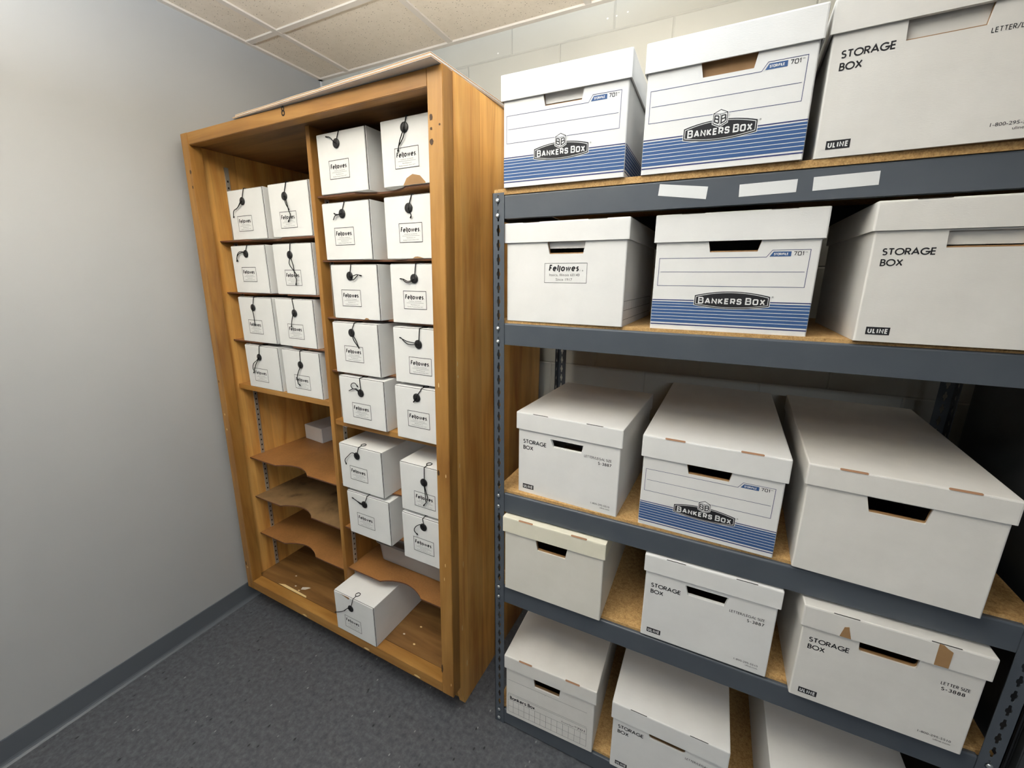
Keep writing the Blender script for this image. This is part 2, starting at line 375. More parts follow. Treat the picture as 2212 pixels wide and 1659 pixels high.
SQ = {
 'B': (.66, [[(0, .52), (0, 1), (.52, 1), (.62, .92), (.62, .6), (.54, .52), (0, .52), (.58, .52), (.66, .44), (.66, .08), (.56, 0), (0, 0), (0, .52)]]),
 'A': (.80, [[(0, 0), (.36, 1), (.44, 1), (.80, 0)], [(.14, .3), (.66, .3)]]),
 'N': (.72, [[(0, 0), (0, 1), (.72, 0), (.72, 1)]]),
 'K': (.66, [[(0, 0), (0, 1)], [(.62, 1), (.14, .5), (.66, 0)], [(0, .5), (.16, .5)]]),
 'E': (.58, [[(.58, 1), (0, 1), (0, 0), (.58, 0)], [(0, .52), (.52, .52)]]),
 'R': (.66, [[(0, 0), (0, 1), (.54, 1), (.64, .9), (.64, .52), (.54, .42), (0, .42)], [(.34, .42), (.66, 0)]]),
 'S': (.64, [[(.62, .76), (.62, .9), (.52, 1), (.12, 1), (.02, .9), (.02, .62), (.12, .53), (.52, .5), (.64, .4), (.64, .1), (.52, 0), (.1, 0), (0, .1), (0, .24)]]),
 'O': (.74, [[(.12, 0), (.62, 0), (.74, .12), (.74, .88), (.62, 1), (.12, 1), (0, .88), (0, .12), (.12, 0)]]),
 'X': (.68, [[(0, 0), (.68, 1)], [(0, 1), (.68, 0)]]),
 'T': (.6, [[(0, 1), (.6, 1)], [(.3, 0), (.3, 1)]]), 'F': (.56, [[(0, 0), (0, 1), (.56, 1)], [(0, .5), (.5, .5)]]),
 'I': (.01, [[(0, 0), (0, 1)]]), 'L': (.52, [[(0, 1), (0, 0), (.52, 0)]]), '/': (.3, [[(0, 0), (.3, 1)]]),
 '7': (.66, [[(0, 1), (.66, 1), (.26, 0)]]), '1': (.2, [[(0, .8), (.2, 1), (.2, 0)]]),
}
SQ['0'] = SQ['O']
def lay(font, body, gap, caps=None):
    """-> list of strokes, total width; caps: scale for every letter but each word's first"""
    x = 0; out = []; first = True
    for ch in body:
        if ch == ' ': x += 0.34; first = True; continue
        w, st = font[ch]; k = 1.0 if (caps is None or first) else caps; first = False
        for p in st: out.append([(x + a * k, b * k) for a, b in p])
        x += w * k + gap
    return out, x - gap
def strokes(mb, font, body, x0, x1, z0, h, sw, y, mat=0, gap=0.24, shear=0.0, caps=None, warp=None):
    st, W = lay(font, body, gap, caps)
    kx = (x1 - x0 - sw) / W; kz = h - sw
    for p in st:
        q = [(x0 + sw / 2 + a * kx + shear * b * h, z0 + sw / 2 + b * kz) for a, b in p]
        if warp: q = [warp(*r) for r in q]
        mb.ribbon(q, sw, y, mat)

def tag(o, label, cat, group=None):
    o['label'] = label; o['category'] = cat
    if group: o['group'] = group
    return o
def thing(name, label, cat, loc, rz=0.0, group=None):
    o = bpy.data.objects.new(name, None); COL.objects.link(o)
    o.empty_display_size = 0.05
    o.location = loc; o.rotation_euler = (0, 0, rz)
    return tag(o, label, cat, group)
def struct(o, label=None, cat=None):
    o['kind'] = 'structure'
    if label: o['label'] = label
    if cat: o['category'] = cat
    return o
def smooth_path(pts, n=5):
    P = [Vector(p) for p in pts]
    if len(P) < 3: return P
    Q = [P[0] * 2 - P[1]] + P + [P[-1] * 2 - P[-2]]; out = []
    for i in range(1, len(Q) - 2):
        a, b, c, d = Q[i - 1], Q[i], Q[i + 1], Q[i + 2]
        for k in range(n):
            t = k / n
            out.append(0.5 * ((2 * b) + (c - a) * t + (2 * a - 5 * b + 4 * c - d) * t * t + (3 * b - a - 3 * c + d) * t ** 3))
    return out + [P[-1]]

# ---------------------------------------------------------------- the room
X0, X1, Y0, Y1 = 0.0, 5.3, -4.8, Y_BACK
def slab(name, b, mat, **k):
    mb = MB(); mb.box(*b); return struct(mb.build(name, [mat]), **k)
slab('floor', (X0 - .1, X1 + .1, Y0 - .1, Y1 + .1, -.1, 0), 'floor')
slab('wall_left', (X0 - .1, X0, Y0, Y1 + .1, 0, H_CEIL + .1), 'wall')
slab('wall_right', (X1, X1 + .1, Y0, Y1 + .1, 0, H_CEIL + .1), 'wall')
slab('wall_front', (X0 - .1, X1 + .1, Y0 - .1, Y0, 0, H_CEIL + .1), 'wall')
mb = MB(); mb.box(X0, X1, Y1, Y1 + .1, 0, H_CEIL + .1)
for px, pz, r in ((1.497, 2.526, .0032), (1.53, 2.527, .0028), (1.57, 2.53, .003), (1.04, 2.503, .0032)):      # little white flecks on the paint
    mb.poly([(px + r * math.cos(a * math.pi / 4) * 1.2, Y1 - .0006, pz + r * math.sin(a * math.pi / 4)) for a in range(8)], 1)
struct(mb.build('wall_back', ['block', 'printwhite']))
# lay-in ceiling: tiles a little above the metal grid
mb = MB(); mb.box(X0 - .1, X1 + .1, Y0 - .1, Y1 + .1, H_CEIL + .007, H_CEIL + .1)
ceil = struct(mb.build('ceiling', ['tile']))
mb = MB()
gx = [0.208 + 0.6096 * i for i in range(9)]; gy = [1.370 - 0.6096 * i for i in range(11)]
for x in gx:
    if x < X1: mb.box(x - .012, x + .012, Y0, Y1, H_CEIL, H_CEIL + .009)
for y in gy:
    if y > Y0: mb.box(X0, X1, y - .012, y + .012, H_CEIL + .0006, H_CEIL + .0084)
for b in ((X0, X0 + .02, Y0, Y1), (X1 - .02, X1, Y0, Y1), (X0, X1, Y1 - .02, Y1), (X0, X1, Y0, Y0 + .02)):
    mb.box(*b, H_CEIL - .0008, H_CEIL + .0085)
struct(mb.build('trim_1', ['tbar']))
mb = MB(); mb.box(0, .006, Y1 - .006, Y1, 0, H_CEIL - .001)
struct(mb.build('trim_2', ['printwhite']))
def cove(name, axis, a, b, pos):
    pr = [(0, 0), (.0155, 0), (.0155, .0012), (.0125, .003), (.0085, .007), (.005, .0125), (.0034, .019), (.003, .095), (.0018, .098), (0, .098)]
    mb = MB()
    if axis == 'y': mb.prism([(p[0] + pos, p[1]) for p in pr], 'y', a, b)
    else: mb.prism([(pos - p[0], p[1]) for p in pr], 'x', a, b)
    o = mb.build(name, ['base']); struct(o)
    for p in o.data.polygons: p.use_smooth = False
cove('baseboard_left', 'y', Y0, Y1 - .0, 0.0)
cove('baseboard_back', 'x', 0.016, X1, Y1)
for i, (a, b, c, d, zl) in enumerate(LAMPS):
    th = thing('ceiling_light', ['suspended white strip light above the boxes on the steel rack', 'suspended white strip light in front of the wooden cabinet', 'added unseen strip light at the far end of the room, filling the box fronts'][i], 'ceiling light', ((a + b) / 2, (c + d) / 2, zl), 0, 'suspended strip lights')
    sx, sy = (b - a) / 2, (d - c) / 2
    mb = MB(); mb.box(-sx - .02, sx + .02, -sy - .012, -sy - .001, -.004, .064); mb.box(-sx - .02, sx + .02, sy + .001, sy + .012, -.004, .064)
    for s_ in (-1, 1): mb.box(*sorted((s_ * (sx + .001), s_ * (sx + .02))), -sy - .001, sy + .001, -.004, .064)
    mb.build('housing', ['tbar'], th)
    mb = MB(); mb.box(-sx, sx, -sy, sy, 0, .060); mb.build('diffuser', ['lens'], th)
    for s_ in (-1, 1):
        mb = MB(); mb.tube([(s_ * sx * .8, 0, .0602), (s_ * sx * .8, 0, H_CEIL - zl + .0005)], .0025, 6); mb.build('suspension_wire', ['zinc'], th)

# ---------------------------------------------------------------- wooden cabinet (stands a little out of true, so its uprights lean)
CO = Vector((0.0390, 0.9869, 0.0)); PHI = -0.01702; LEAN = 0.0140; LX = 0.0078
CW, CD, CH = 1.229, 0.690, 2.122
def cab(u, v, z):
    c, s = math.cos(PHI), math.sin(PHI)
    return (CO.x + u * c - v * s + LX * z, CO.y + u * s + v * c + LEAN * z, z)
class CB(MB):
    def build(s, name, mats, parent=None, **k):
        s.v = [(x + LX * z, y + LEAN * z, z) for x, y, z in s.v]
        return MB.build(s, name, mats, parent, **k)
cabt = thing('storage_cabinet', 'tall open wooden cabinet with a centre divider, in the corner by the grey wall', 'cabinet', CO, PHI)
side = [(.045, .105), (.045, CH), (CD, CH), (CD, 0), (.074, 0), (.045, .04)]
for u in (0.0, CW - .025):
    c = CB(); c.prism([(0.0455, .105), (.0455, CH), (CD, CH), (CD, 0), (.074, 0)], 'x', u, u + .025)
    if u > 0:
        rr = random.Random(3)
        for (y, z, a, b) in ((.06, .36, .004, .018), (.05, 1.34, .003, .012), (.052, 1.30, .004, .006), (.09, .175, .004, .022), (.055, 1.0, .003, .01), (.07, .62, .002, .02)):
            c.poly([(CW + .0006, y + a * math.cos(k * 1.05) * rr.uniform(.6, 1), z + b * math.sin(k * 1.05) * rr.uniform(.6, 1)) for k in range(6)], 1)
    c.build('side_panel', ['wood_side', 'chip'], cabt)
def blot(c, u, y, z, a, b, mat, seed):
    r = random.Random(seed)
    c.poly([(u + a * math.cos(k * .785) * r.uniform(.55, 1), y, z + b * math.sin(k * .785) * r.uniform(.55, 1)) for k in range(8)], mat)
c = CB(); c.box(0, .046, 0, .045, .105, CH - .0005)
for i, (z, a, b) in enumerate(((1.985, .007, .010), (1.93, .006, .008), (1.15, .004, .008), (.24, .006, .016))): blot(c, .035 if i < 2 else .012, -.0005, z, a, b, 1, i)
for i, z in enumerate((1.0, .93, .22)): blot(c, .02, -.0006, z, .004, .007, 2, i + 9)
c.build('stile', ['wood_z', 'stain', 'chip'], cabt, bevel=.0015)
c = CB(); c.box(1.179, CW, 0, .045, .105, CH - .0005)
for i, (u, z, a, b) in enumerate(((1.19, 2.005, .006, .010), (1.19, 1.978, .005, .005), (1.19, 1.948, .007, .010), (1.217, 1.985, .004, .004), (1.181, .215, .005, .022), (1.186, .99, .006, .012))): blot(c, u, -.0005, z, a, b, 1, i + 20)
for i, (u, z) in enumerate(((1.215, .985), (1.20, .60), (1.22, .16), (1.195, 1.28), (1.205, .655))): blot(c, u, -.0006, z, .002, .009, 2, i + 30)
c.build('stile', ['wood_z', 'stain', 'chip'], cabt, bevel=.0015)
c = CB(); c.box(.046, 1.179, 0.0008, .040, 2.079, CH - .001)
rl = c.build('rail', ['wood_x'], cabt, bevel=.0015)
c = CB()
for cz, rx, rz in ((.0062, .0052, .0058), (-.0058, .0064, .0068)): c.ribbon([(.606 + a, 2.1085 + b) for a, b in arc(0, cz, rx, rz, 0, 360, 18)], .0046, 0.0001)
c.build('painted_number', ['paintblack'], rl)
c = CB(); c.box(.046, 1.179, 0.0008, .045, .105, .1497)
for i, u in enumerate((.42, .80, 1.06)): blot(c, u, -.0001, .115, .02, .006, 1, i + 40)
c.build('rail', ['wood_x', 'chip'], cabt, bevel=.0015)
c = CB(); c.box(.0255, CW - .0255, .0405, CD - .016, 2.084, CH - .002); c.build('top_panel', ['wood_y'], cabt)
c = CB(); c.box(.0255, CW - .0255, .0455, CD - .016, .128, .150)
c.poly([(.171, .0475, .1504), (.24, .046, .1504), (.297, .046, .1504), (.371, .0462, .1504), (.363, .054, .1504), (.306, .056, .1504), (.26, .057, .1504), (.205, .058, .1504)], 1)
c.poly([(.302, .07, .1504), (.322, .078, .1504), (.337, .098, .1504), (.322, .096, .1504), (.296, .084, .1504)], 2)
for i, (u, v) in enumerate(((.30, .062), (.26, .074), (.95, .16), (.91, .10), (.98, .08), (.20, .12), (1.05, .30))): c.poly([(u + .006 * math.cos(k * 1.26), v + .004 * math.sin(k * 1.26), .1505) for k in range(5)], 1 + i % 2)
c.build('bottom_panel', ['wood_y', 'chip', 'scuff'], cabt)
c = CB(); c.box(.0005, CW - .0005, CD - .0155, CD + .004, .02, CH - .001); c.build('back_panel', ['wood_back'], cabt)
c = CB(); c.box(.0255, CW - .0255, .080, .098, .004, .1275); c.build('kick_board', ['wood_x'], cabt)
UD0, UD1 = .613, .633
c = CB(); c.box(UD0, UD1, .070, CD - .016, .1503, 2.0838); c.build('divider', ['wood_z'], cabt, bevel=.001)
LEFT_S = [1.7375, 1.529, 1.326, 1.125, .767, .565, .367]
RIGHT_S = [1.866, 1.653, 1.4515, 1.2525, 1.056, .782, .5835, .386]
def shelf(u0, u1, z, solid, mat, v0=.077):
    c = CB()
    if solid: c.box(u0, u1, v0 - .004, CD - .0165, z - .021, z); c.build('fixed_shelf', ['wood_x'], cabt, bevel=.0012); return
    m = (u0 + u1) / 2; hw = .105; n = 14
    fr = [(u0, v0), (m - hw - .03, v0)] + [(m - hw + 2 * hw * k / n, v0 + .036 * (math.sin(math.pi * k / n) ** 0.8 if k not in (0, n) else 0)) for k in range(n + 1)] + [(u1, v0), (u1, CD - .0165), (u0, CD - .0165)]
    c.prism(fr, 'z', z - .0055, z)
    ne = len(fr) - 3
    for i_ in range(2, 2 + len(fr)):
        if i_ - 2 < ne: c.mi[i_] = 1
    c.build('shelf', [mat, 'hbedge_shaded'], cabt)
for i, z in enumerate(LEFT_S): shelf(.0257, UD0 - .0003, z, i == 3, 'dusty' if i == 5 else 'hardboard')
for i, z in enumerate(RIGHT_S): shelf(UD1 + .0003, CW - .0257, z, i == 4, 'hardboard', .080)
def standard(u0, u1, v):
    c = CB(); c.box(u0, u1, v, v + .016, .1515, 2.03)
    uf = u1 if u0 < .3 or u0 > UD1 - .001 else u0
    for k in range(72): c.box(uf - .0004, uf + .0004, v + .005, v + .0105, .17 + .0254 * k, .1775 + .0254 * k, 1)
    return c.build('shelf_standard', ['strip', 'hole'], cabt)
for v in (.130, .56):
    standard(.0253, .0292, v); standard(UD0 - .0042, UD0 - .0003, v) if False else None
    st = standard(UD1 + .0003, UD1 + .0042, v - .022)
c = CB(); c.box(UD1 + .0045, UD1 + .016, .112, .121, 1.012, 1.026); c.build('shelf_clip', ['clip'], st)

# loose cardboard lying on the cabinet's top
def sheet(loc, rz, w, d, nlay, lab, seed):
    th = tag(None or bpy.data.objects.new('cardboard_sheet', None), lab, 'cardboard')
    mb = MB(); r = random.Random(seed); n = 12; z = 0
    T = .0042
    def zz(k): return .0016 * math.sin(k * .9 + seed)  * (0 if seed == 1 else 1)
    for part, (a, b, mat) in enumerate(((0, .0007, 0), (.0007, T - .0007, 1), (T - .0007, T, 0))):
        for k in range(n):
            x0, x1 = w * k / n, w * (k + 1) / n; za, zb = abs(zz(k)), abs(zz(k + 1))
            mb.add([(x0, 0, za + a), (x1, 0, zb + a), (x1, d, zb + a), (x0, d, za + a), (x0, 0, za + b), (x1, 0, zb + b), (x1, d, zb + b), (x0, d, za + b)],
                   [(0, 3, 2, 1), (4, 5, 6, 7), (0, 1, 5, 4), (1, 2, 6, 5), (2, 3, 7, 6), (3, 0, 4, 7)], mat)
    o = mb.build('cardboard_sheet', ['white', 'kraft'], None, loc=loc); o.rotation_euler = (0, 0, rz)
    tag(o, lab, 'cardboard', 'cardboard sheets on the cabinet top')
    bpy.data.objects.remove(th)
a = cab(.345, -.003, CH + .0012); b = cab(1.222, -.036, CH + .0005)
rz = math.atan2(b[1] - a[1], b[0] - a[0])
sheet(a, rz, .878, .55, 1, 'lower white cardboard sheet lying on top of the wooden cabinet, overhanging its front', 1)
a = cab(.352, .003, CH + .0082)
sheet(a, rz - .004, .868, .54, 1, 'upper white cardboard sheet stacked on another atop the wooden cabinet', 4)

# ---------------------------------------------------------------- small string-tie boxes in the cabinet
BW, BH, BD = .220, .186, .37
SB = {
'L1A':{'u':0.1179,'v':0.08,'z':1.7375,'w':0.2073,'h':0.1846,'btn':(0.0941,0.1418),'lab':[(0.053,0.0888),(0.1332,0.0311)],'top':[(0.1113,0.1899),(0.0975,0.1512)],'tails':[[(0.0904,0.1402),(0.0652,0.1186),(0.0387,0.1085),(0.028,0.0834)],[(0.0894,0.1356),(0.0708,0.1221),(0.0503,0.1137)]]},
'L1B':{'u':0.3806,'v':0.075,'z':1.7375,'w':0.2244,'h':0.1854,'btn':(0.091,0.1399),'lab':[(0.054,0.0892),(0.1427,0.0298)],'top':[(0.1073,0.1859),(0.0979,0.1464)],'tails':[[(0.1005,0.1374),(0.1076,0.1104),(0.1128,0.0887),(0.1189,0.0723),(0.101,0.0516)],[(0.0944,0.1361),(0.1019,0.1107),(0.1134,0.0922)]]},
'L2A':{'u':0.103,'v':0.075,'z':1.529,'w':0.2362,'h':0.1847,'btn':(0.0984,0.1533),'lab':[(0.0559,0.1024),(0.1479,0.0447)],'top':[(0.1114,0.1884),(0.1001,0.1613)],'tails':[[(0.0962,0.1594),(0.069,0.1619),(0.0487,0.15),(0.0356,0.1233)],[(0.0893,0.1595),(0.0602,0.1539),(0.0424,0.1377),(0.0449,0.1232)]]},
'L2B':{'u':0.3704,'v':0.075,'z':1.529,'w':0.2242,'h':0.1854,'btn':(0.0986,0.1448),'lab':[(0.0582,0.0905),(0.1477,0.0334)],'top':[(0.1072,0.1868),(0.1022,0.156)],'tails':[[(0.1058,0.1409),(0.1167,0.1087),(0.1203,0.0745),(0.1262,0.0554),(0.1173,0.036)],[(0.1031,0.1353),(0.0965,0.1126),(0.1113,0.0935),(0.1315,0.0707)]]},
'L3A':{'u':0.1063,'v':0.075,'z':1.326,'w':0.223,'h':0.1857,'btn':(0.0981,0.1435),'lab':[(0.0552,0.094),(0.1406,0.0348)],'top':[(0.11,0.1875),(0.1016,0.1534)],'tails':[[(0.099,0.1341),(0.1029,0.1085),(0.0989,0.0715)]]},
'L3B':{'u':0.3486,'v':0.075,'z':1.326,'w':0.2259,'h':0.1854,'btn':(0.1126,0.1323),'lab':[(0.0621,0.0891),(0.1536,0.0325)],'top':[(0.109,0.1872),(0.1122,0.1415)],'tails':[[(0.1081,0.1232),(0.0978,0.1004),(0.0879,0.0774)]]},
'L4A':{'u':0.1094,'v':0.075,'z':1.125,'w':0.217,'h':0.1839,'btn':(0.095,0.1369),'lab':[(0.0498,0.0876),(0.132,0.0289)],'top':[(0.1049,0.1875),(0.099,0.1463)],'tails':[[(0.0918,0.1274),(0.0683,0.0997),(0.0442,0.0636)],[(0.084,0.1244),(0.0549,0.1053),(0.0468,0.0835),(0.0504,0.0722)]]},
'L4B':{'u':0.3565,'v':0.075,'z':1.125,'w':0.2293,'h':0.1853,'btn':(0.109,0.1302),'lab':[(0.0625,0.0865),(0.1536,0.0306)],'top':[(0.1147,0.1889),(0.1124,0.1403)],'tails':[[(0.1108,0.121),(0.0986,0.1026),(0.087,0.0797),(0.0881,0.0537),(0.0961,0.0437)]]},
'R1A':{'u':0.6613,'v':0.075,'z':1.866,'w':0.2254,'h':0.1804,'btn':(0.0931,0.1493),'lab':[(0.0511,0.1035),(0.1407,0.0423)],'top':[(0.1076,0.1839),(0.1014,0.1548)],'tails':[[(0.088,0.1524),(0.0719,0.1677),(0.0506,0.173)]]},
'R1B':{'u':0.944,'v':0.075,'z':1.866,'w':0.218,'h':0.1792,'btn':(0.0949,0.1596),'lab':[(0.0519,0.1065),(0.143,0.0466)],'top':[(0.1034,0.191),(0.1003,0.1665)],'tails':[[(0.0943,0.1491),(0.0788,0.121),(0.0676,0.0942)],[(0.098,0.1463),(0.092,0.1286),(0.0716,0.1079)]]},
'R2A':{'u':0.6613,'v':0.075,'z':1.653,'w':0.229,'h':0.1883,'btn':(0.0968,0.1487),'lab':[(0.0517,0.1049),(0.1438,0.0483)],'top':[(0.1102,0.1865),(0.1028,0.158)],'tails':[[(0.0927,0.1473),(0.0802,0.1464),(0.0654,0.1489),(0.0617,0.1514)],[(0.0826,0.1456),(0.0672,0.1422),(0.0557,0.1303)]]},
'R2B':{'u':0.944,'v':0.075,'z':1.653,'w':0.218,'h':0.1848,'btn':(0.0998,0.1486),'lab':[(0.055,0.1062),(0.1493,0.0482)],'top':[(0.1128,0.1894),(0.1031,0.1574)],'tails':[[(0.1047,0.1393),(0.1118,0.1268),(0.1066,0.1186)]]},
'R3A':{'u':0.6802,'v':0.075,'z':1.4515,'w':0.2141,'h':0.1855,'btn':(0.0929,0.1474),'lab':[(0.0488,0.1016),(0.1335,0.0434)],'top':[(0.1025,0.1886),(0.0944,0.1573)],'tails':[[(0.1017,0.145),(0.117,0.1486),(0.1321,0.1521),(0.1503,0.1488)],[(0.1013,0.1415),(0.1131,0.1346),(0.1344,0.1504)]]},
'R3B':{'u':0.9654,'v':0.065,'z':1.4515,'w':0.218,'h':0.1847,'btn':(0.0987,0.1408),'lab':[(0.051,0.1027),(0.1419,0.0464)],'top':[(0.107,0.1874),(0.1033,0.1504)],'tails':[[(0.0931,0.1359),(0.0761,0.1325),(0.0594,0.1388),(0.0436,0.1403)],[(0.0921,0.1327),(0.0759,0.1286),(0.0633,0.1324),(0.0551,0.1388)]]},
'R4A':{'u':0.6743,'v':0.068,'z':1.2525,'w':0.2301,'h':0.184,'btn':(0.0959,0.1509),'lab':[(0.0533,0.1028),(0.1441,0.0455)],'top':[(0.1112,0.1866),(0.1044,0.159)],'tails':[[(0.1056,0.144),(0.1192,0.1262),(0.1294,0.0975)],[(0.1038,0.142),(0.1089,0.1254),(0.1248,0.104)]]},
'R4B':{'u':0.9719,'v':0.058,'z':1.2525,'w':0.218,'h':0.181,'btn':(0.1052,0.1349),'lab':[(0.0625,0.0911),(0.1543,0.0348)],'top':[(0.1131,0.1948),(0.1111,0.1448)],'tails':[[(0.0981,0.1385),(0.0659,0.1419),(0.0486,0.1469),(0.0312,0.1527)],[(0.0957,0.1338),(0.0698,0.1327),(0.0526,0.1402),(0.0399,0.1498)]]},
'R5A':{'u':0.6931,'v':0.062,'z':1.056,'w':0.2227,'h':0.1797,'btn':(0.1082,0.1313),'lab':[(0.06,0.0904),(0.1497,0.0332)],'top':[(0.1083,0.1919),(0.1122,0.1412)],'tails':[[(0.1001,0.1395),(0.0929,0.1467),(0.0769,0.1446),(0.0671,0.1535),(0.0734,0.1645),(0.0894,0.1666),(0.0987,0.1536)],[(0.0822,0.1453),(0.0518,0.1338)]]},
'R5B':{'u':0.973,'v':0.052,'z':1.056,'w':0.218,'h':0.1845,'btn':(0.095,0.1539),'lab':[(0.0524,0.1044),(0.1432,0.0489)],'top':[(0.1141,0.1953),(0.1033,0.1634)],'tails':[[(0.0916,0.1472),(0.0823,0.1378)]]},
'R6A':{'u':0.6594,'v':0.064,'z':0.782,'w':0.2217,'h':0.1898,'btn':(0.0964,0.1497),'lab':[(0.053,0.1019),(0.1417,0.0454)],'top':[(0.1073,0.1858),(0.1032,0.1579)],'tails':[[(0.0886,0.1606),(0.0735,0.1598),(0.0553,0.1446),(0.0346,0.123),(0.0372,0.1036)]]},
'R6B':{'u':0.983,'v':0.042,'z':0.782,'w':0.218,'h':0.1862,'btn':(0.1072,0.1286),'lab':[(0.0619,0.0861),(0.1513,0.0297)],'top':[(0.1122,0.1834),(0.112,0.1393)],'tails':[[(0.1132,0.1183),(0.1189,0.0955),(0.124,0.0701),(0.1025,0.0395)],[(0.1116,0.118),(0.1151,0.0767),(0.1134,0.0583)]]},
'R7A':{'u':0.6815,'v':0.066,'z':0.5835,'w':0.2172,'h':0.1853,'btn':(0.094,0.1471),'lab':[(0.05,0.1022),(0.1378,0.0432)],'top':[(0.11,0.188),(0.1027,0.1607)],'tails':[[(0.0795,0.1467),(0.0582,0.1563),(0.0313,0.163)],[(0.0787,0.1516),(0.058,0.1537)]]},
'R7B':{'u':0.9956,'v':0.045,'z':0.5835,'w':0.218,'h':0.1666,'btn':(0.0991,0.1517),'lab':[(0.0509,0.1035),(0.1396,0.042)],'top':[(0.0976,0.1848),(0.0995,0.1638)],'tails':[[(0.0901,0.1622),(0.0686,0.1482),(0.06,0.1295),(0.0726,0.1138)]]},
'R8':{'u':0.637,'v':-0.002,'z':0.15,'w':0.233,'h':0.1908,'btn':(0.0939,0.1341),'lab':[(0.0518,0.0864),(0.1445,0.0312)],'top':[(0.1113,0.1893),(0.0966,0.1479)],'tails':[[(0.0804,0.133),(0.0469,0.104),(-0.001,0.0784)],[(0.0842,0.1373),(0.0577,0.1097)]]},
}
mb = MB(); mb.box(0, BW, .0035, BD, 0, BH); body_me = mb.build('body', ['white2', 'slit'], bevel=.0008)
mb = MB(); mb.poly([(BW - .0034, .0033, .0015), (BW - .0008, .0033, .0015), (BW - .0008, .0033, BH - .0008), (BW - .0034, .0033, BH - .0008)], 1); mb.poly([(.001, .0033, BH - .0026), (BW - .003, .0033, BH - .0026), (BW - .003, .0033, BH - .0007), (.001, .0033, BH - .0007)], 1)
_s = mb.mesh('seam', ['white2', 'slit']); _b = bmesh.new(); _b.from_mesh(body_me.data); _b.from_mesh(_s); _b.to_mesh(body_me.data); _b.free(); bpy.data.meshes.remove(_s)
mb = MB(); mb.box(0.0008, BW - .0032, 0, .0032, .0006, BH - .0022); flap_me = mb.build('front_flap', ['white2'], bevel=.0011)
mb = MB(); mb.lathe_y(0, 0, [(.0138, 0), (.0146, -.001), (.0146, -.0026), (.0128, -.0038), (.007, -.0042), (.0, -.0042)], 24); btn_me = mb.build('button', ['black'], smooth=True)
mb = MB(); mb.box(-.0915 / 2, .0915 / 2, -.0001, .0001, -.0285, .0285, 1)
y = -.0004
mb.ribbon([(-.0450, -.0278), (.0450, -.0278), (.0450, .0278), (-.0450, .0278), (-.0450, -.0278)], .0016, y)
strokes(mb, GEO, 'Feljowes.', -.0395, .0390, .0020, .0152, .0031, y, gap=.40, shear=.13)
mb.text('ITASCA, ILLINOIS', -.025, .025, -.0052, .0026, y, 2)
mb.box(-.034, .034, y - .0001, y, -.0093, -.0087, 2)
mb.text('Manufacturer of', -.017, .017, -.0160, .0030, y, 2)
mb.text('Quality Products Since 1917', -.031, .031, -.0225, .0030, y, 2)
lab_me = mb.build('printed_label', ['ink', 'white2', 'greyink'])
PROTO = [body_me, flap_me, btn_me, lab_me]
BODY, FLAP, BTN, LAB = [o.data for o in PROTO]
for o in PROTO: bpy.data.objects.remove(o)
ROWN = {'L1': 'top left-hand shelf', 'L2': 'second left-hand shelf', 'L3': 'third left-hand shelf', 'L4': 'thick fourth left-hand shelf', 'R1': 'top right-hand shelf', 'R2': 'second right-hand shelf', 'R3': 'third right-hand shelf', 'R4': 'fourth right-hand shelf', 'R5': 'thick fifth right-hand shelf', 'R6': 'shelf just below the thick right-hand shelf', 'R7': 'right-hand shelf above the clear tray', 'R8': 'bottom'}
EXTRA = {'R1B': 'white string-tie box with torn brown patch, right on the top right-hand shelf', 'R5A': 'white string-tie box with looped cord tail, left on the thick right-hand shelf',
         'R6A': 'white string-tie box with cord curling left, lower left under the thick right-hand shelf', 'R6B': 'white string-tie box tucked by the right stile, under the thick right-hand shelf',
         'R7A': 'white string-tie box on the right-hand shelf above the clear tray, left one', 'R7B': 'white string-tie box right above the clear tray, half behind the stile',
         'R8': 'white string-tie box standing alone on the cabinet floor, torn at its top edge', 'R3A': 'white string-tie box with cord tail to the right, left on third right-hand shelf'}
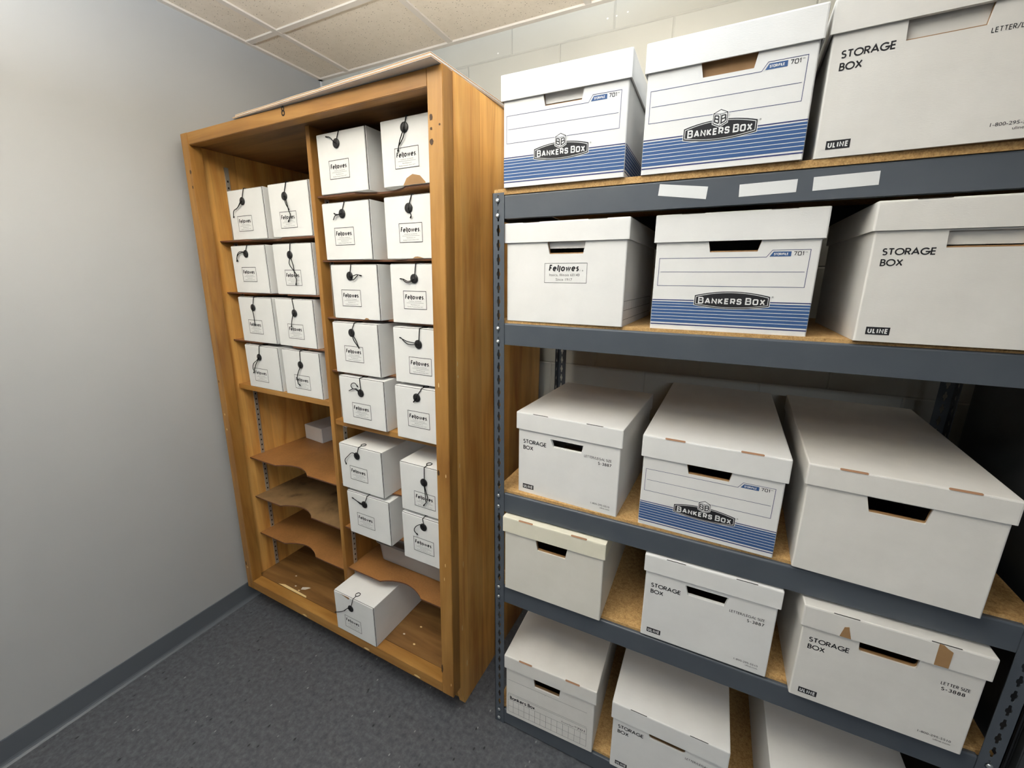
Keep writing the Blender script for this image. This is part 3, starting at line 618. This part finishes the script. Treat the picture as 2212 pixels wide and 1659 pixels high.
for k, b in SB.items():
    u = b['u']
    if k[0] == 'R' and k.endswith('B'): u = min(u, CW - .027 - BW)
    lab = EXTRA.get(k, 'white string-tie file box, %s of the pair on the %s' % ('left' if k.endswith('A') else 'right', ROWN[k[:2]]))
    th = thing('file_box', lab, 'file box', cab(u, max(b['v'], .0475) if k[0] == 'R' and k.endswith('B') else b['v'], b['z'] + (.0016 if k == 'R8' else .0004)), PHI, 'string-tie file boxes in the wooden cabinet')
    bo = link('body', BODY, th); fl = link('front_flap', FLAP, th)
    bx, bz = b['btn']; bz = min(bz, .157)
    link('button', BTN, th, (bx, -.0003, bz))
    (lx0, lz0), (lx1, lz1) = b['lab']
    link('printed_label', LAB, th, ((lx0 + lx1) / 2, -.0003, (lz0 + lz1) / 2))
    mb = MB(); R = .0014
    tx = b['top'][0][0]
    top = [(bx + .003, -.0045, bz - .004), (bx + .004, -.0036, bz + .008), (tx, -.0022, BH - .004), (tx + .001, .0, BH + .0008), (tx, .016, BH + .0014)]
    mb.tube(smooth_path(top, 5), R, 6)
    mb.tube([(tx + .0095 * math.cos(q * math.pi / 8) , .0255 + .0095 * math.sin(q * math.pi / 8), BH + .0014) for q in range(-4, 13)], R, 6)
    for tl in b['tails']:
        pts = [(bx, -.0046, bz)]
        for i, (px, pz) in enumerate(tl): pts.append((px, -.0042 - (.002 if i < len(tl) - 1 else 0.0), pz))
        mb.tube(smooth_path(pts, 5), R, 6)
    if b['tails']:
        e = b['tails'][0][-1]; e0 = b['tails'][0][-2]
        d = Vector((e[0] - e0[0], e[1] - e0[1])); d = d.normalized() * .007
        mb.tube([(e[0] - d.x, -.0043, e[1] - d.y), (e[0], -.0041, e[1])], .0021, 6)
    mb.build('cord', ['cord'], th, smooth=True)
    if k in ('R1B', 'R2B', 'R3A', 'R8'):
        P = {'R1B': [(.0789, .0008), (.0928, .0203), (.1158, .0298), (.1439, .0235), (.163, .0049), (.1640, .0008)], 'R2B': [(.105, .0008), (.115, .006), (.125, .0065), (.138, .004), (.150, .0008)],
             'R3A': [(.145, .0008), (.153, .0065), (.162, .006), (.170, .0008)], 'R8': [(.03, BH - .0024), (.04, BH - .0035), (.062, BH - .0075), (.085, BH - .013), (.09, BH - .008), (.088, BH - .0024)]}[k]
        mb = MB(); mb.poly([(p[0], -.0004, p[1]) for p in P]); mb.build('torn_patch', ['kraft'], th)

# little plain box at the back of a left shelf, frosted tray under the right-hand boxes
th = thing('carton', 'small plain white carton pushed back on the left shelf by the divider', 'carton', cab(.047, .358, .7675), PHI - .09)
mb = MB(); mb.box(0, .143, .002, .20, 0, .077); mb.build('body', ['white2'], th, bevel=.001)
mb = MB(); mb.box(.0006, .139, 0, .0018, .0006, .0755); mb.build('front_flap', ['white2'], th, bevel=.0006)
th = thing('plastic_tray', 'frosted clear plastic tray on the low right-hand shelf beneath the boxes', 'tray', cab(.705, .172, .3864), PHI)
mb = MB(); W_, D_, H_ = .440, .32, .098
def rr(x0, x1, y0, y1, r, z, n=5):
    o = []
    for cx, cy, a in ((x1 - r, y0 + r, -90), (x1 - r, y1 - r, 0), (x0 + r, y1 - r, 90), (x0 + r, y0 + r, 180)):
        for i in range(n + 1): o.append((cx + r * math.cos(math.radians(a + 90 * i / n)), cy + r * math.sin(math.radians(a + 90 * i / n)), z))
    return o
rings = [rr(.03, W_ - .03, .025, D_ - .025, .02, .0005), rr(.012, W_ - .012, .010, D_ - .010, .025, .006), rr(.002, W_ - .002, .002, D_ - .002, .03, H_ - .004), rr(-.008, W_ + .008, -.008, D_ + .008, .034, H_ - .003), rr(-.008, W_ + .008, -.008, D_ + .008, .034, H_),
         rr(.005, W_ - .005, .005, D_ - .005, .028, H_), rr(.015, W_ - .015, .013, D_ - .013, .023, .009)]
n = len(rings[0])
mb.add([p for r_ in rings for p in r_], [(i * n + k, i * n + (k + 1) % n, (i + 1) * n + (k + 1) % n, (i + 1) * n + k) for i in range(len(rings) - 1) for k in range(n)] + [tuple(range(n - 1, -1, -1)), tuple((len(rings) - 1) * n + k for k in range(n))])
mb.build('tray', ['tray'], th)
mb = MB(); mb.prism([(p[0], p[1]) for p in rr(.02, W_ - .02, .018, D_ - .018, .022, 0)], 'z', .0095, .055); mb.build('papers', ['offwhite'], th)

# ---------------------------------------------------------------- steel shelving rack
RX, RY = 1.403, 1.039
RW, RD = 1.224, .560
T_ = [1.810, 1.472, .938, .597, .067]; B_ = [1.751, 1.411, .875, .533, .006]; ZT = [1.8245, 1.480, .9460, .605, .0755]
rack = thing('shelving_unit', 'grey steel shelving rack with five particle-board shelves full of boxes', 'shelving rack', (RX, RY, 0))
HZ0, HP, HN = .019, .03783, 48
FLW = .035
def flange(mb, tr):
    """perforated strip in local (a across, z up); tr maps (a, depth, z) to the post"""
    T = .0018
    half = [(0, -.0148), (.0023, -.0138), (.0027, -.0062), (.0043, -.00465), (.0052, -.0028), (.0052, .0028), (.0043, .00465), (.0027, .0062), (.0023, .0138), (0, .0148)]
    hole = half + [(-x, z) for x, z in half[-2:0:-1]]; n = len(hole)      # keyhole slot, narrow at both ends
    rect = []
    for x, z in hole:
        t_ = math.atan2(z, x); c, s = math.cos(t_), math.sin(t_)
        k = min(FLW / 2 / abs(c) if abs(c) > 1e-6 else 1e9, HP / 2 / abs(s) if abs(s) > 1e-6 else 1e9)
        q = (c * k, s * k)
        if abs(abs(x) - .0043) < 1e-6: q = (math.copysign(FLW / 2, x), math.copysign(HP / 2, z))
        rect.append(q)
    for i in range(HN):
        zc = HZ0 + HP * i
        P = []
        for d in (0, T):
            P += [tr(FLW / 2 + a, d, zc + z) for a, z in rect] + [tr(FLW / 2 + a, d, zc + z) for a, z in hole]
        F = []
        for k in range(n):
            j = (k + 1) % n
            F.append((k, j, n + j, n + k)); F.append((2 * n + k, 3 * n + k, 3 * n + j, 2 * n + j)); F.append((n + k, n + j, 3 * n + j, 3 * n + k))
        mb.add(P, F)
    zt = HZ0 + HP * (HN - .5)
    for a in (0, FLW):
        mb.add([tr(a, 0, 0), tr(a, T, 0), tr(a, T, zt), tr(a, 0, zt)], [(0, 1, 2, 3)])
    mb.add([tr(0, 0, zt), tr(FLW, 0, zt), tr(FLW, T, zt), tr(0, T, zt)], [(0, 1, 2, 3)])
for sx in (0, 1):
    for sy in (0, 1):
        mb = MB()
        X = (lambda a: RW - a) if sx else (lambda a: a)
        Y = (lambda a: RD - a) if sy else (lambda a: a)
        flange(mb, lambda a, d, z: (X(a), Y(d), z)); flange(mb, lambda a, d, z: (X(d), Y(a), z))
        mb.build('post', ['steel'], rack)
def beam_prof(t, b, f):
    p = [(.0022, b), (.0022, t - .004), (.0030, t - .0015), (.0050, t), (.0120, t), (.0120, t - .0022), (.0062, t - .0022), (.0044, t - .0045), (.0044, b + .002), (.022, b + .002), (.022, b)]
    return [(f(y), z) for y, z in p]
front_beams = []
for i in range(5):
    t_, b_ = T_[i], B_[i]
    for f, back in ((lambda y: y, 0), (lambda y: RD - y, 1)):
        mb = MB(); mb.prism(beam_prof(t_, b_, f), 'x', .0355, RW - .0355)
        for x0 in (.003, RW - .035): mb.box(x0, x0 + .032, *sorted((f(.0022), f(.0040))), b_, t_)
        bm_ = mb.build('beam', ['steel'], rack)
        if not back:
            front_beams.append(bm_)
            ks = [k for k in range(HN) if b_ - .004 < HZ0 + HP * k < t_ + .002]
            for x0 in (.0155, RW - .0155):
                for k in ks:
                    mb = MB(); mb.lathe_y(x0, HZ0 + HP * k, [(.0058, .0), (.0060, -.0010), (.0048, -.0026), (.0025, -.0034), (.0, -.0036)], 14)
                    mb.build('rivet', ['zinc'], bm_, smooth=True)
    for x0 in (.0025, RW - .0045):
        mb = MB(); mb.box(x0, x0 + .002, .0358, RD - .0358, b_, t_); mb.build('side_beam', ['steel'], rack)
    mb = MB(); mb.box(.0052, RW - .0052, *((.0006, RD - .0006) if i == 0 else (.0126, RD - .0126)), ZT[i] - (.0142 if i == 0 else .0127), ZT[i]); mb.build('shelf_board', ['pboard'], rack)
for pts, lab in (([(1.830, 1.804), (1.930, 1.791), (1.928, 1.766), (1.828, 1.780)], 'tilted blank white paper label, leftmost'), ([(1.990, 1.790), (2.092, 1.792), (2.092, 1.768), (1.991, 1.766)], 'blank white paper label in the middle'), ([(2.118, 1.793), (2.220, 1.795), (2.221, 1.771), (2.119, 1.768)], 'blank white paper label, rightmost')):
    mb = MB(); mb.prism([(p[0] - RX, p[1]) for p in pts], 'y', .0016, .00215)
    o = mb.build('blank_label', ['paper'], front_beams[0]); o['label'] = lab

# dark steel cabinet beyond the rack
th = thing('steel_cabinet', 'dark grey steel cabinet beyond the right end of the shelving rack', 'cabinet', (2.655, 1.055, 0))
mb = MB(); mb.box(0, .9, .02, .52, .0, 1.83); mb.build('body', ['darksteel'], th, bevel=.003)
for x0 in (.004, .452):
    mb = MB(); mb.box(x0, x0 + .444, 0, .0195, .06, 1.82); dr = mb.build('door', ['darksteel'], th, bevel=.002)
    hx = .40 if x0 < .1 else .49
    mb = MB(); mb.box(hx, hx + .012, -.02, -.0005, .95, 1.07); mb.build('handle', ['zinc'], dr, bevel=.002)

# ---------------------------------------------------------------- large lidded boxes on the rack
def lid_mesh(name, w, d, zl, zt, mat, parent, slots, slotmat):
    e = .0055
    bm = bmesh.new()
    P = [(-e, -e), (w + e, -e), (w + e, d + e), (-e, d + e)]
    lo = [bm.verts.new((x, y, zl)) for x, y in P]; hi = [bm.verts.new((x, y, zt)) for x, y in P]
    for i in range(4): bm.faces.new((lo[i], lo[(i + 1) % 4], hi[(i + 1) % 4], hi[i]))
    bm.faces.new(hi)
    bmesh.ops.bevel(bm, geom=[q for q in bm.edges if len(q.link_faces) == 2], offset=.0036, segments=2, affect='EDGES', profile=.6)
    bmesh.ops.recalc_face_normals(bm, faces=bm.faces)
    for f in bm.faces:
        if f.normal.z > .9 and f.calc_center_median().z > zt - .001:
            pass
    bmesh.ops.solidify(bm, geom=bm.faces[:], thickness=.0035)
    xs = [v.co.x for v in bm.verts]
    if min(xs) < -e - .001:                        # pushed outwards: pull in again
        for v in bm.verts: v.co.x = (v.co.x - w / 2) * (w + 2 * e) / (w + 2 * e + .007) + w / 2; v.co.y = (v.co.y - d / 2) * (d + 2 * e) / (d + 2 * e + .007) + d / 2; v.co.z = zt + (v.co.z - max(q.co.z for q in bm.verts))
    bmesh.ops.recalc_face_normals(bm, faces=bm.faces)
    me = bpy.data.meshes.new(name); bm.to_mesh(me); bm.free()
    me.materials.append(M[mat]); me.materials.append(M[slotmat])
    o = link(name, me, parent)
    # tuck slots along the front top fold, part of the lid
    if slots:
        mb = MB(); hh = .0025 if slots == 'wide' else .0009
        for xa, xb in ((.05, .098), (w - .098, w - .05)):
            n = 6; pts = []
            for k in range(n + 1): a = -math.pi / 2 + math.pi * k / n; pts.append((xb - hh + hh * math.cos(a), hh * math.sin(a)))
            for k in range(n + 1): a = math.pi / 2 + math.pi * k / n; pts.append((xa + hh + hh * math.cos(a), hh * math.sin(a)))
            c45 = math.sqrt(.5); off = .0007
            base_y, base_z = -e + .0011 - off * c45, zt - .0011 + off * c45
            mb.poly([(x, base_y + q * c45, base_z + q * c45) for x, q in pts], 0)
        s = mb.mesh('slots', [slotmat]); bm = bmesh.new(); bm.from_mesh(me)
        nf = len(bm.faces); bm.from_mesh(s); bm.faces.ensure_lookup_table()
        for f in bm.faces[nf:]: f.material_index = 1
        bm.to_mesh(me); bm.free(); bpy.data.meshes.remove(s)
    return o

def body_mesh(mb, w, hb, d, hole, rnd=0.0, flap=None, lip=1):
    """hollow carton open at the top; hole=(x top left, x top right, z top, x bottom left, x bottom right, z bottom)"""
    t, r = .0045, .0035
    def front(y0, y1, hl, mat, xa, xb):
        if hl is None: mb.box(xa, xb, y0, y1, 0, hb, mat); return
        tl, tr, zt, bl, br, zb = hl; zt = min(zt, hb)
        mb.prism([(xa, 0), (bl, 0), (bl, zb), (tl, zt), (tl, hb), (xa, hb)], 'y', y0, y1, mat)
        mb.prism([(br, 0), (xb, 0), (xb, hb), (tr, hb), (tr, zt), (br, zb)], 'y', y0, y1, mat)
        mb.prism([(bl, 0), (br, 0), (br, zb), (bl, zb)], 'y', y0, y1, mat)
        if zt < hb - .0005: mb.prism([(tl, zt), (tr, zt), (tr, hb), (tl, hb)], 'y', y0, y1, mat)
        if rnd:
            for cx, tx, sg in ((bl, tl, 1), (br, tr, -1)):
                C = Vector((cx, zb)); p1 = C + Vector((sg * rnd, 0)); p2 = C + (Vector((tx, zt)) - C).normalized() * rnd
                q = [C, p1] + [(p1 * (1 - k / 6) ** 2 + C * 2 * (k / 6) * (1 - k / 6) + p2 * (k / 6) ** 2) for k in range(1, 6)] + [p2]
                mb.prism([(a.x, a.y) for a in q], 'y', y0, y1, mat)
    front(0, t, hole, 0, r, w - r)
    if hole:
        tl, tr, zt, bl, br, zb = hole
        front(t, 2.2 * t, (tl - .001, tr + .001, zt + .01, bl - .0005, br + .0005, zb + (.0030 if lip == 1 else .0012)), lip, t + .001, w - t - .001)
    out = arc(r, r, r, r, 270, 180, 4) + [(0, d), (w, d)] + arc(w - r, r, r, r, 0, -90, 4)
    inn = [(w - r, t), (w - t, t), (w - t, d - t), (t, d - t), (t, t), (r, t)]
    mb.prism(out + inn, 'z', 0, hb, 0)
    mb.box(t, w - t, t, d - t, .0005, .005, 1)
    if flap:
        z0, z1, m_ = flap
        mb.box(.06, w - .06, 2.3 * t, 2.3 * t + .003, z0, z1, m_)

def stripes(mb, w, d):
    """blue banded base round the front and both sides"""
    rows = [(.0105, .0132, 3), (.0165, .0655, 2), (.0680, .0703, 3)]
    lines = [.0235, .0310, .0385, .0460, .0535, .0600]
    for z0, z1, m in rows: mb.poly([(.0012, -.0003, z0), (w - .0012, -.0003, z0), (w - .0012, -.0003, z1), (.0012, -.0003, z1)], m)
    for z in lines: mb.poly([(.0012, -.0005, z), (w - .0012, -.0005, z), (w - .0012, -.0005, z + .0011), (.0012, -.0005, z + .0011)], 4)
    for x, x2, s in ((-.0003, -.0005, 0), (w + .0003, w + .0005, 1)):
        for z0, z1, m in rows: mb.poly([(x, .002, z0), (x, d - .001, z0), (x, d - .001, z1), (x, .002, z1)], m)
        for z in lines: mb.poly([(x2, .002, z), (x2, d - .001, z), (x2, d - .001, z + .0011), (x2, .002, z + .0011)], 4)

def badge(parent, w, cube):
    k = w / .314
    mb = MB()
    cx = .156 * k if cube else .166 * k; hw = .0700 * k if cube else .0735 * k
    def shape(ins, y, mat):
        a = hw - ins; zs0, zs1 = .0600 + ins * .9, .0812 - ins * .9; pts = []
        for i in range(17): f = -1 + 2 * i / 16; pts.append((cx + a * f, zs0 - (.0072) * (1 - f * f)))
        for i in range(17): f = 1 - 2 * i / 16; pts.append((cx + a * f, zs1 + (.0098) * (1 - f * f)))
        mb.poly([(x, y, z) for x, z in pts], mat)
    shape(-.0012, -.0006, 1); shape(0, -.0008, 0); shape(.0022, -.0010, 1); shape(.0034, -.0012, 0)
    strokes(mb, SQ, 'BANKERS BOX', cx - hw + .008, cx + hw - .008, .0628, .0150, .0027, -.0015, 1, gap=.40, caps=.82)
    if cube:
        def hexa(r, y, mat):
            zc = .0925
            P = [(0, .0155 + r), (.0125 + r, .0095 + r * .6), (.0125 + r, -.0085 - r * .6), (0, -.0150 - r), (-.0125 - r, -.0085 - r * .6), (-.0125 - r, .0095 + r * .6)]
            mb.poly([(cx + a, y, zc + b) for a, b in P], mat)
        hexa(.0024, -.0016, 1); hexa(.0010, -.0018, 0)
        zc = .0925
        for s in (-1, 1):
            mb.poly([(cx + s * .0004, -.0020, zc + .0068), (cx + s * .0122, -.0020, zc + .0085), (cx + s * .0122, -.0020, zc - .0080), (cx + s * .0004, -.0020, zc - .0142)], 1)
            st, Wd = lay(SQ, 'B', .2)
            for p in st:
                q = []
                for a, b in p:
                    f = (a / Wd) if s > 0 else (a / Wd)
                    x = (cx + .0024 + f * .0076) if s > 0 else (cx - .0102 + f * .0076)
                    dd = (x - cx) * s / .0122
                    z0 = zc - .0142 + .0062 * dd + .0034; z1 = zc + .0068 + .0017 * dd - .0028
                    q.append((x, z0 + b * (z1 - z0)))
                mb.ribbon(q, .0022, -.0022, 0)
        mb.poly([(cx, -.0020, zc + .0149), (cx + .0116, -.0020, zc + .0095), (cx, -.0020, zc + .0078), (cx - .0116, -.0020, zc + .0095)], 1)
    mb.text('®', cx + hw + .003, cx + hw + .0065, .079, .0035, -.0004, 0)
    mb.build('logo_badge', ['ink', 'printwhite'], parent)

def print_striped(mb, w, d, cube):
    k = w / .314; y = -.0003
    stripes(mb, w, d)
    X = lambda x: x * k
    fr = [(.0095, .1020), (.0095, .1640), (.2215, .1640), (.2315, .1782), (.2975, .1782), (.2965, .1020), (.0095, .1020)]
    mb.ribbon([(X(a), b) for a, b in fr], .0010, y, 3)
    mb.ribbon([(X(.0135), .1335), (X(.2930), .1335)], .0009, y, 3)
    mb.poly([(X(a), y, b) for a, b in ((.2272, .1652), (.2650, .1652), (.2650, .1752), (.2335, .1752))], 2)
    strokes(mb, SQ, 'STOR/FILE', X(.2345), X(.2600), .1677, .0048, .0009, y - .0002, 4, gap=.34)
    strokes(mb, SQ, '701', X(.2688), X(.2865), .1668, .0082, .0013, y, 5, gap=.34)
    mb.text('TM', X(.2882), X(.2925), .1722, .0022, y, 5)

def print_lettered(mb, w, size, code, low=False):
    k = w / .312; y = -.0003; X = lambda x: x * k
    strokes(mb, GEO, 'STORAGE', X(.0166), X(.0934), .1637, .0130, .0023, y, 5, gap=.20)
    strokes(mb, GEO, 'BOX', X(.0169), X(.0502), .1440, .0130, .0023, y, 5, gap=.20)
    if code == 'S-3888':
        strokes(mb, GEO, size, X(.2490), X(.2950), .1602, .0078, .0011, y, 5, gap=.26)
    else:
        strokes(mb, GEO, size, X(.2106), X(.2893), .1602, .0074, .0010, y, 5, gap=.26)
    strokes(mb, GEO, code, X(.2515), X(.2893), .1462, .0088, .0015, y, 5, gap=.30)
    mb.poly([(X(a), y, b) for a, b in ((.0167, .0138), (.0535, .0138), (.0535, .0288), (.0167, .0288))], 5)
    strokes(mb, GEO, 'ULINE', X(.0196), X(.0508), .0165, .0096, .0020, y - .0002, 4, gap=.50)
    mb.text('1-800-295-5510', X(.2368), X(.2915), .0215, .0058, y, 5)
    mb.text('uline.com', X(.2640), X(.2915), .0140, .0046, y, 5)

def storage_box(lab, x, y, shelf, ang, w, zl, zt, d, style, hole, mat='white', slots='thin', rnd=0, flap=None, tape=False, matlid=None, size='LETTER/LEGAL SIZE', code='S-3887', kraft='kraft', lip=1):
    th = thing('storage_box', lab, 'storage box', (x, y, ZT[shelf] + .0004), math.radians(ang), 'lidded cardboard storage boxes on the steel rack')
    mb = MB(); hb = zt - .0045
    body_mesh(mb, w, hb, d, hole, rnd, flap, lip)
    mats = [mat, kraft, 'blue', 'navy', 'printwhite', 'ink', 'greyink', 'white']
    yk = -.0003
    if style in ('striped', 'striped_cube'): print_striped(mb, w, d, style == 'striped_cube')
    elif style == 'lettered': print_lettered(mb, w, size, code)
    elif style == 'framed':
        mb.ribbon([(.1137, .1055), (.2290, .1055), (.2290, .1547), (.1137, .1547), (.1137, .1055)], .0009, yk, 5)
        strokes(mb, GEO, 'Feljowes.', .1255, .2130, .1345, .0168, .0034, yk, 5, gap=.40, shear=.13)
        mb.text('®', .2160, .2195, .1345, .0035, yk, 5)
        mb.text('Itasca, Illinois 60143', .1275, .2100, .1225, .0066, yk, 6)
        mb.text('Since 1917', .1455, .1905, .1108, .0066, yk, 6)
        xs = w + .0003
        for z0 in (.0160, .0390, .0620): mb.poly([(xs, .004, z0), (xs, d - .02, z0), (xs, d - .02, z0 + .0009), (xs, .004, z0 + .0009)], 6)
        for i in range(12): mb.poly([(xs, .006 + .03 * i, .039), (xs, .0066 + .03 * i, .039), (xs, .0066 + .03 * i, .062), (xs, .006 + .03 * i, .062)], 6)
    elif style == 'grid':
        mb.ribbon([(.006, .1555), (.289, .1555)], .0008, yk, 6); mb.ribbon([(.1457, .1500), (.1457, .1555)], .0006, yk, 6)
        mb.ribbon([(.0075, .0970), (.291, .0970)], .0008, yk, 6)
        mb.ribbon([(.0080, .0145), (.2915, .0145), (.2915, .0915), (.0080, .0915), (.0080, .0145)], .0008, yk, 6)
        for z0 in (.0665, .0400): mb.ribbon([(.008, z0), (.2915, z0)], .0007, yk, 6)
        for i in range(1, 14): mb.ribbon([(.008 + .02025 * i, .0145), (.008 + .02025 * i, .0665)], .0007, yk, 6)
        strokes(mb, GEO, 'Bankers', .0150, .0770, .0710, .0150, .0027, yk, 5, gap=.24)
        strokes(mb, GEO, 'Box.', .0830, .1130, .0710, .0150, .0027, yk, 5, gap=.24)
        mb.text('Econo/Stor', .2060, .2480, .0715, .0062, yk, 6); mb.text('*701', .2500, .2850, .0715, .0090, yk, 5)
    mb.build('body', mats, th)
    if style == 'striped': badge(th, w, False)
    if style == 'striped_cube': badge(th, w, True)
    lid_mesh('lid', w, d, zl, zt, matlid or mat, th, slots, 'slot' if slots == 'wide' else 'slit')
    if tape:
        yl = -.0062
        for pts, lb in (([(.0684, .2070), (.0894, .2070), (.0835, .2290), (.0820, .2360), (.0740, .2330)], 'torn brown tape strip, left'), ([(.2299, .2070), (.2526, .2070), (.2528, .2480), (.2440, .2530), (.2370, .2590), (.2295, .2597)], 'brown tape strip, right')):
            mb = MB(); mb.prism(pts, 'y', yl - .0003, yl + .0005); o = mb.build('tape_strip', ['kraft'], th); o['label'] = lb
    return th
TRAP = (.1045, .2085, .205, .1110, .2020, .1725)
storage_box('blue-striped box with cube emblem, leftmost on the top rack shelf', 1.441, 1.030, 0, .6, .309, .197, .2545, .62, 'striped_cube', TRAP, slots=None, flap=(.1795, .215, 7))
storage_box('blue-striped box with cube emblem and brown behind its handle, middle of the top rack shelf', 1.787, 1.035, 0, -1.1, .306, .198, .2545, .62, 'striped_cube', TRAP, slots=None, flap=(.15, .22, 1))
storage_box('white box with black lettering, rightmost on the top rack shelf', 2.111, 1.037, 0, -2.2, .314, .204, .2580, .40, 'lettered', (.1045, .2105, .205, .1060, .2060, .1730), slots=None, flap=(.14, .22, 0), mat='offwhite')
storage_box('white box with small framed print and open handle, left on the second rack shelf', 1.441, 1.050, 1, -1.2, .326, .2085, .2590, .40, 'framed', (.1180, .2240, .212, .1260, .2170, .1780), slots='thin', flap=(.192, .22, 7))
storage_box('blue-striped box without cube emblem, middle of the second rack shelf', 1.832, 1.057, 1, -.2, .321, .1995, .2600, .62, 'striped', (.1100, .2160, .205, .1160, .2090, .1760), slots='thin')
storage_box('white lettered box cut off by the right photo edge, on the second rack shelf', 2.229, 1.036, 1, -.6, .314, .2080, .2610, .40, 'lettered', (.1045, .2105, .205, .1060, .2060, .1760), slots='thin', flap=(.1815, .22, 0), mat='offwhite')
storage_box('short white lettered box, leftmost on the third rack shelf', 1.474, 1.067, 2, -2.8, .312, .2090, .2620, .40, 'lettered', (.1055, .2065, .1925, .1150, .2010, .1680), slots='thin', lip=0)
storage_box('blue-striped box with its whole lid showing, middle of the third rack shelf', 1.845, 1.053, 2, -1.5, .318, .2000, .2585, .62, 'striped_cube', (.1050, .2110, .205, .1130, .2040, .1715), slots='wide')
storage_box('large unprinted off-white box, rightmost on the third rack shelf', 2.200, 1.033, 2, -3.2, .317, .2135, .2625, .62, 'plain', (.1050, .2080, .21, .1130, .2030, .1750), mat='offwhite', slots='wide', rnd=.003, kraft='kraft')
storage_box('cream box with a ribbed lid and no print, leftmost on the fourth rack shelf', 1.447, 1.028, 3, .2, .317, .2125, .2640, .53, 'plain', (.1060, .2085, .21, .1130, .2020, .1735), mat='creambody', matlid='cream', slots='wide')
storage_box('white lettered box with small dark slits in its lid, middle of the fourth rack shelf', 1.880, 1.040, 3, .2, .313, .2130, .2640, .40, 'lettered', (.1025, .2060, .1985, .1110, .1985, .1700), slots='thin', lip=0)
storage_box('white lettered box with two brown tape strips on its lid, fourth rack shelf', 2.241, 1.021, 3, 0, .315, .2060, .2610, .60, 'lettered', (.1070, .2110, .21, .1090, .2100, .1775), slots='thin', rnd=.008, tape=True, size='LETTER SIZE', code='S-3888', mat='offwhite')
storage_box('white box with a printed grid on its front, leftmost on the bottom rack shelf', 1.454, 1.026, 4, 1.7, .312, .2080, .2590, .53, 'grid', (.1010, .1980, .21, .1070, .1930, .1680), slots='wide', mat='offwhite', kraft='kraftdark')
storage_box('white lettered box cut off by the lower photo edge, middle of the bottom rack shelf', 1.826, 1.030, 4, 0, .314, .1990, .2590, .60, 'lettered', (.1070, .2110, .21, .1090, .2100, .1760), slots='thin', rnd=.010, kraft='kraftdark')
storage_box('white box showing only its lid top, rightmost on the bottom rack shelf', 2.245, 1.030, 4, 0, .316, .2050, .2600, .60, 'plain', TRAP, slots='thin')
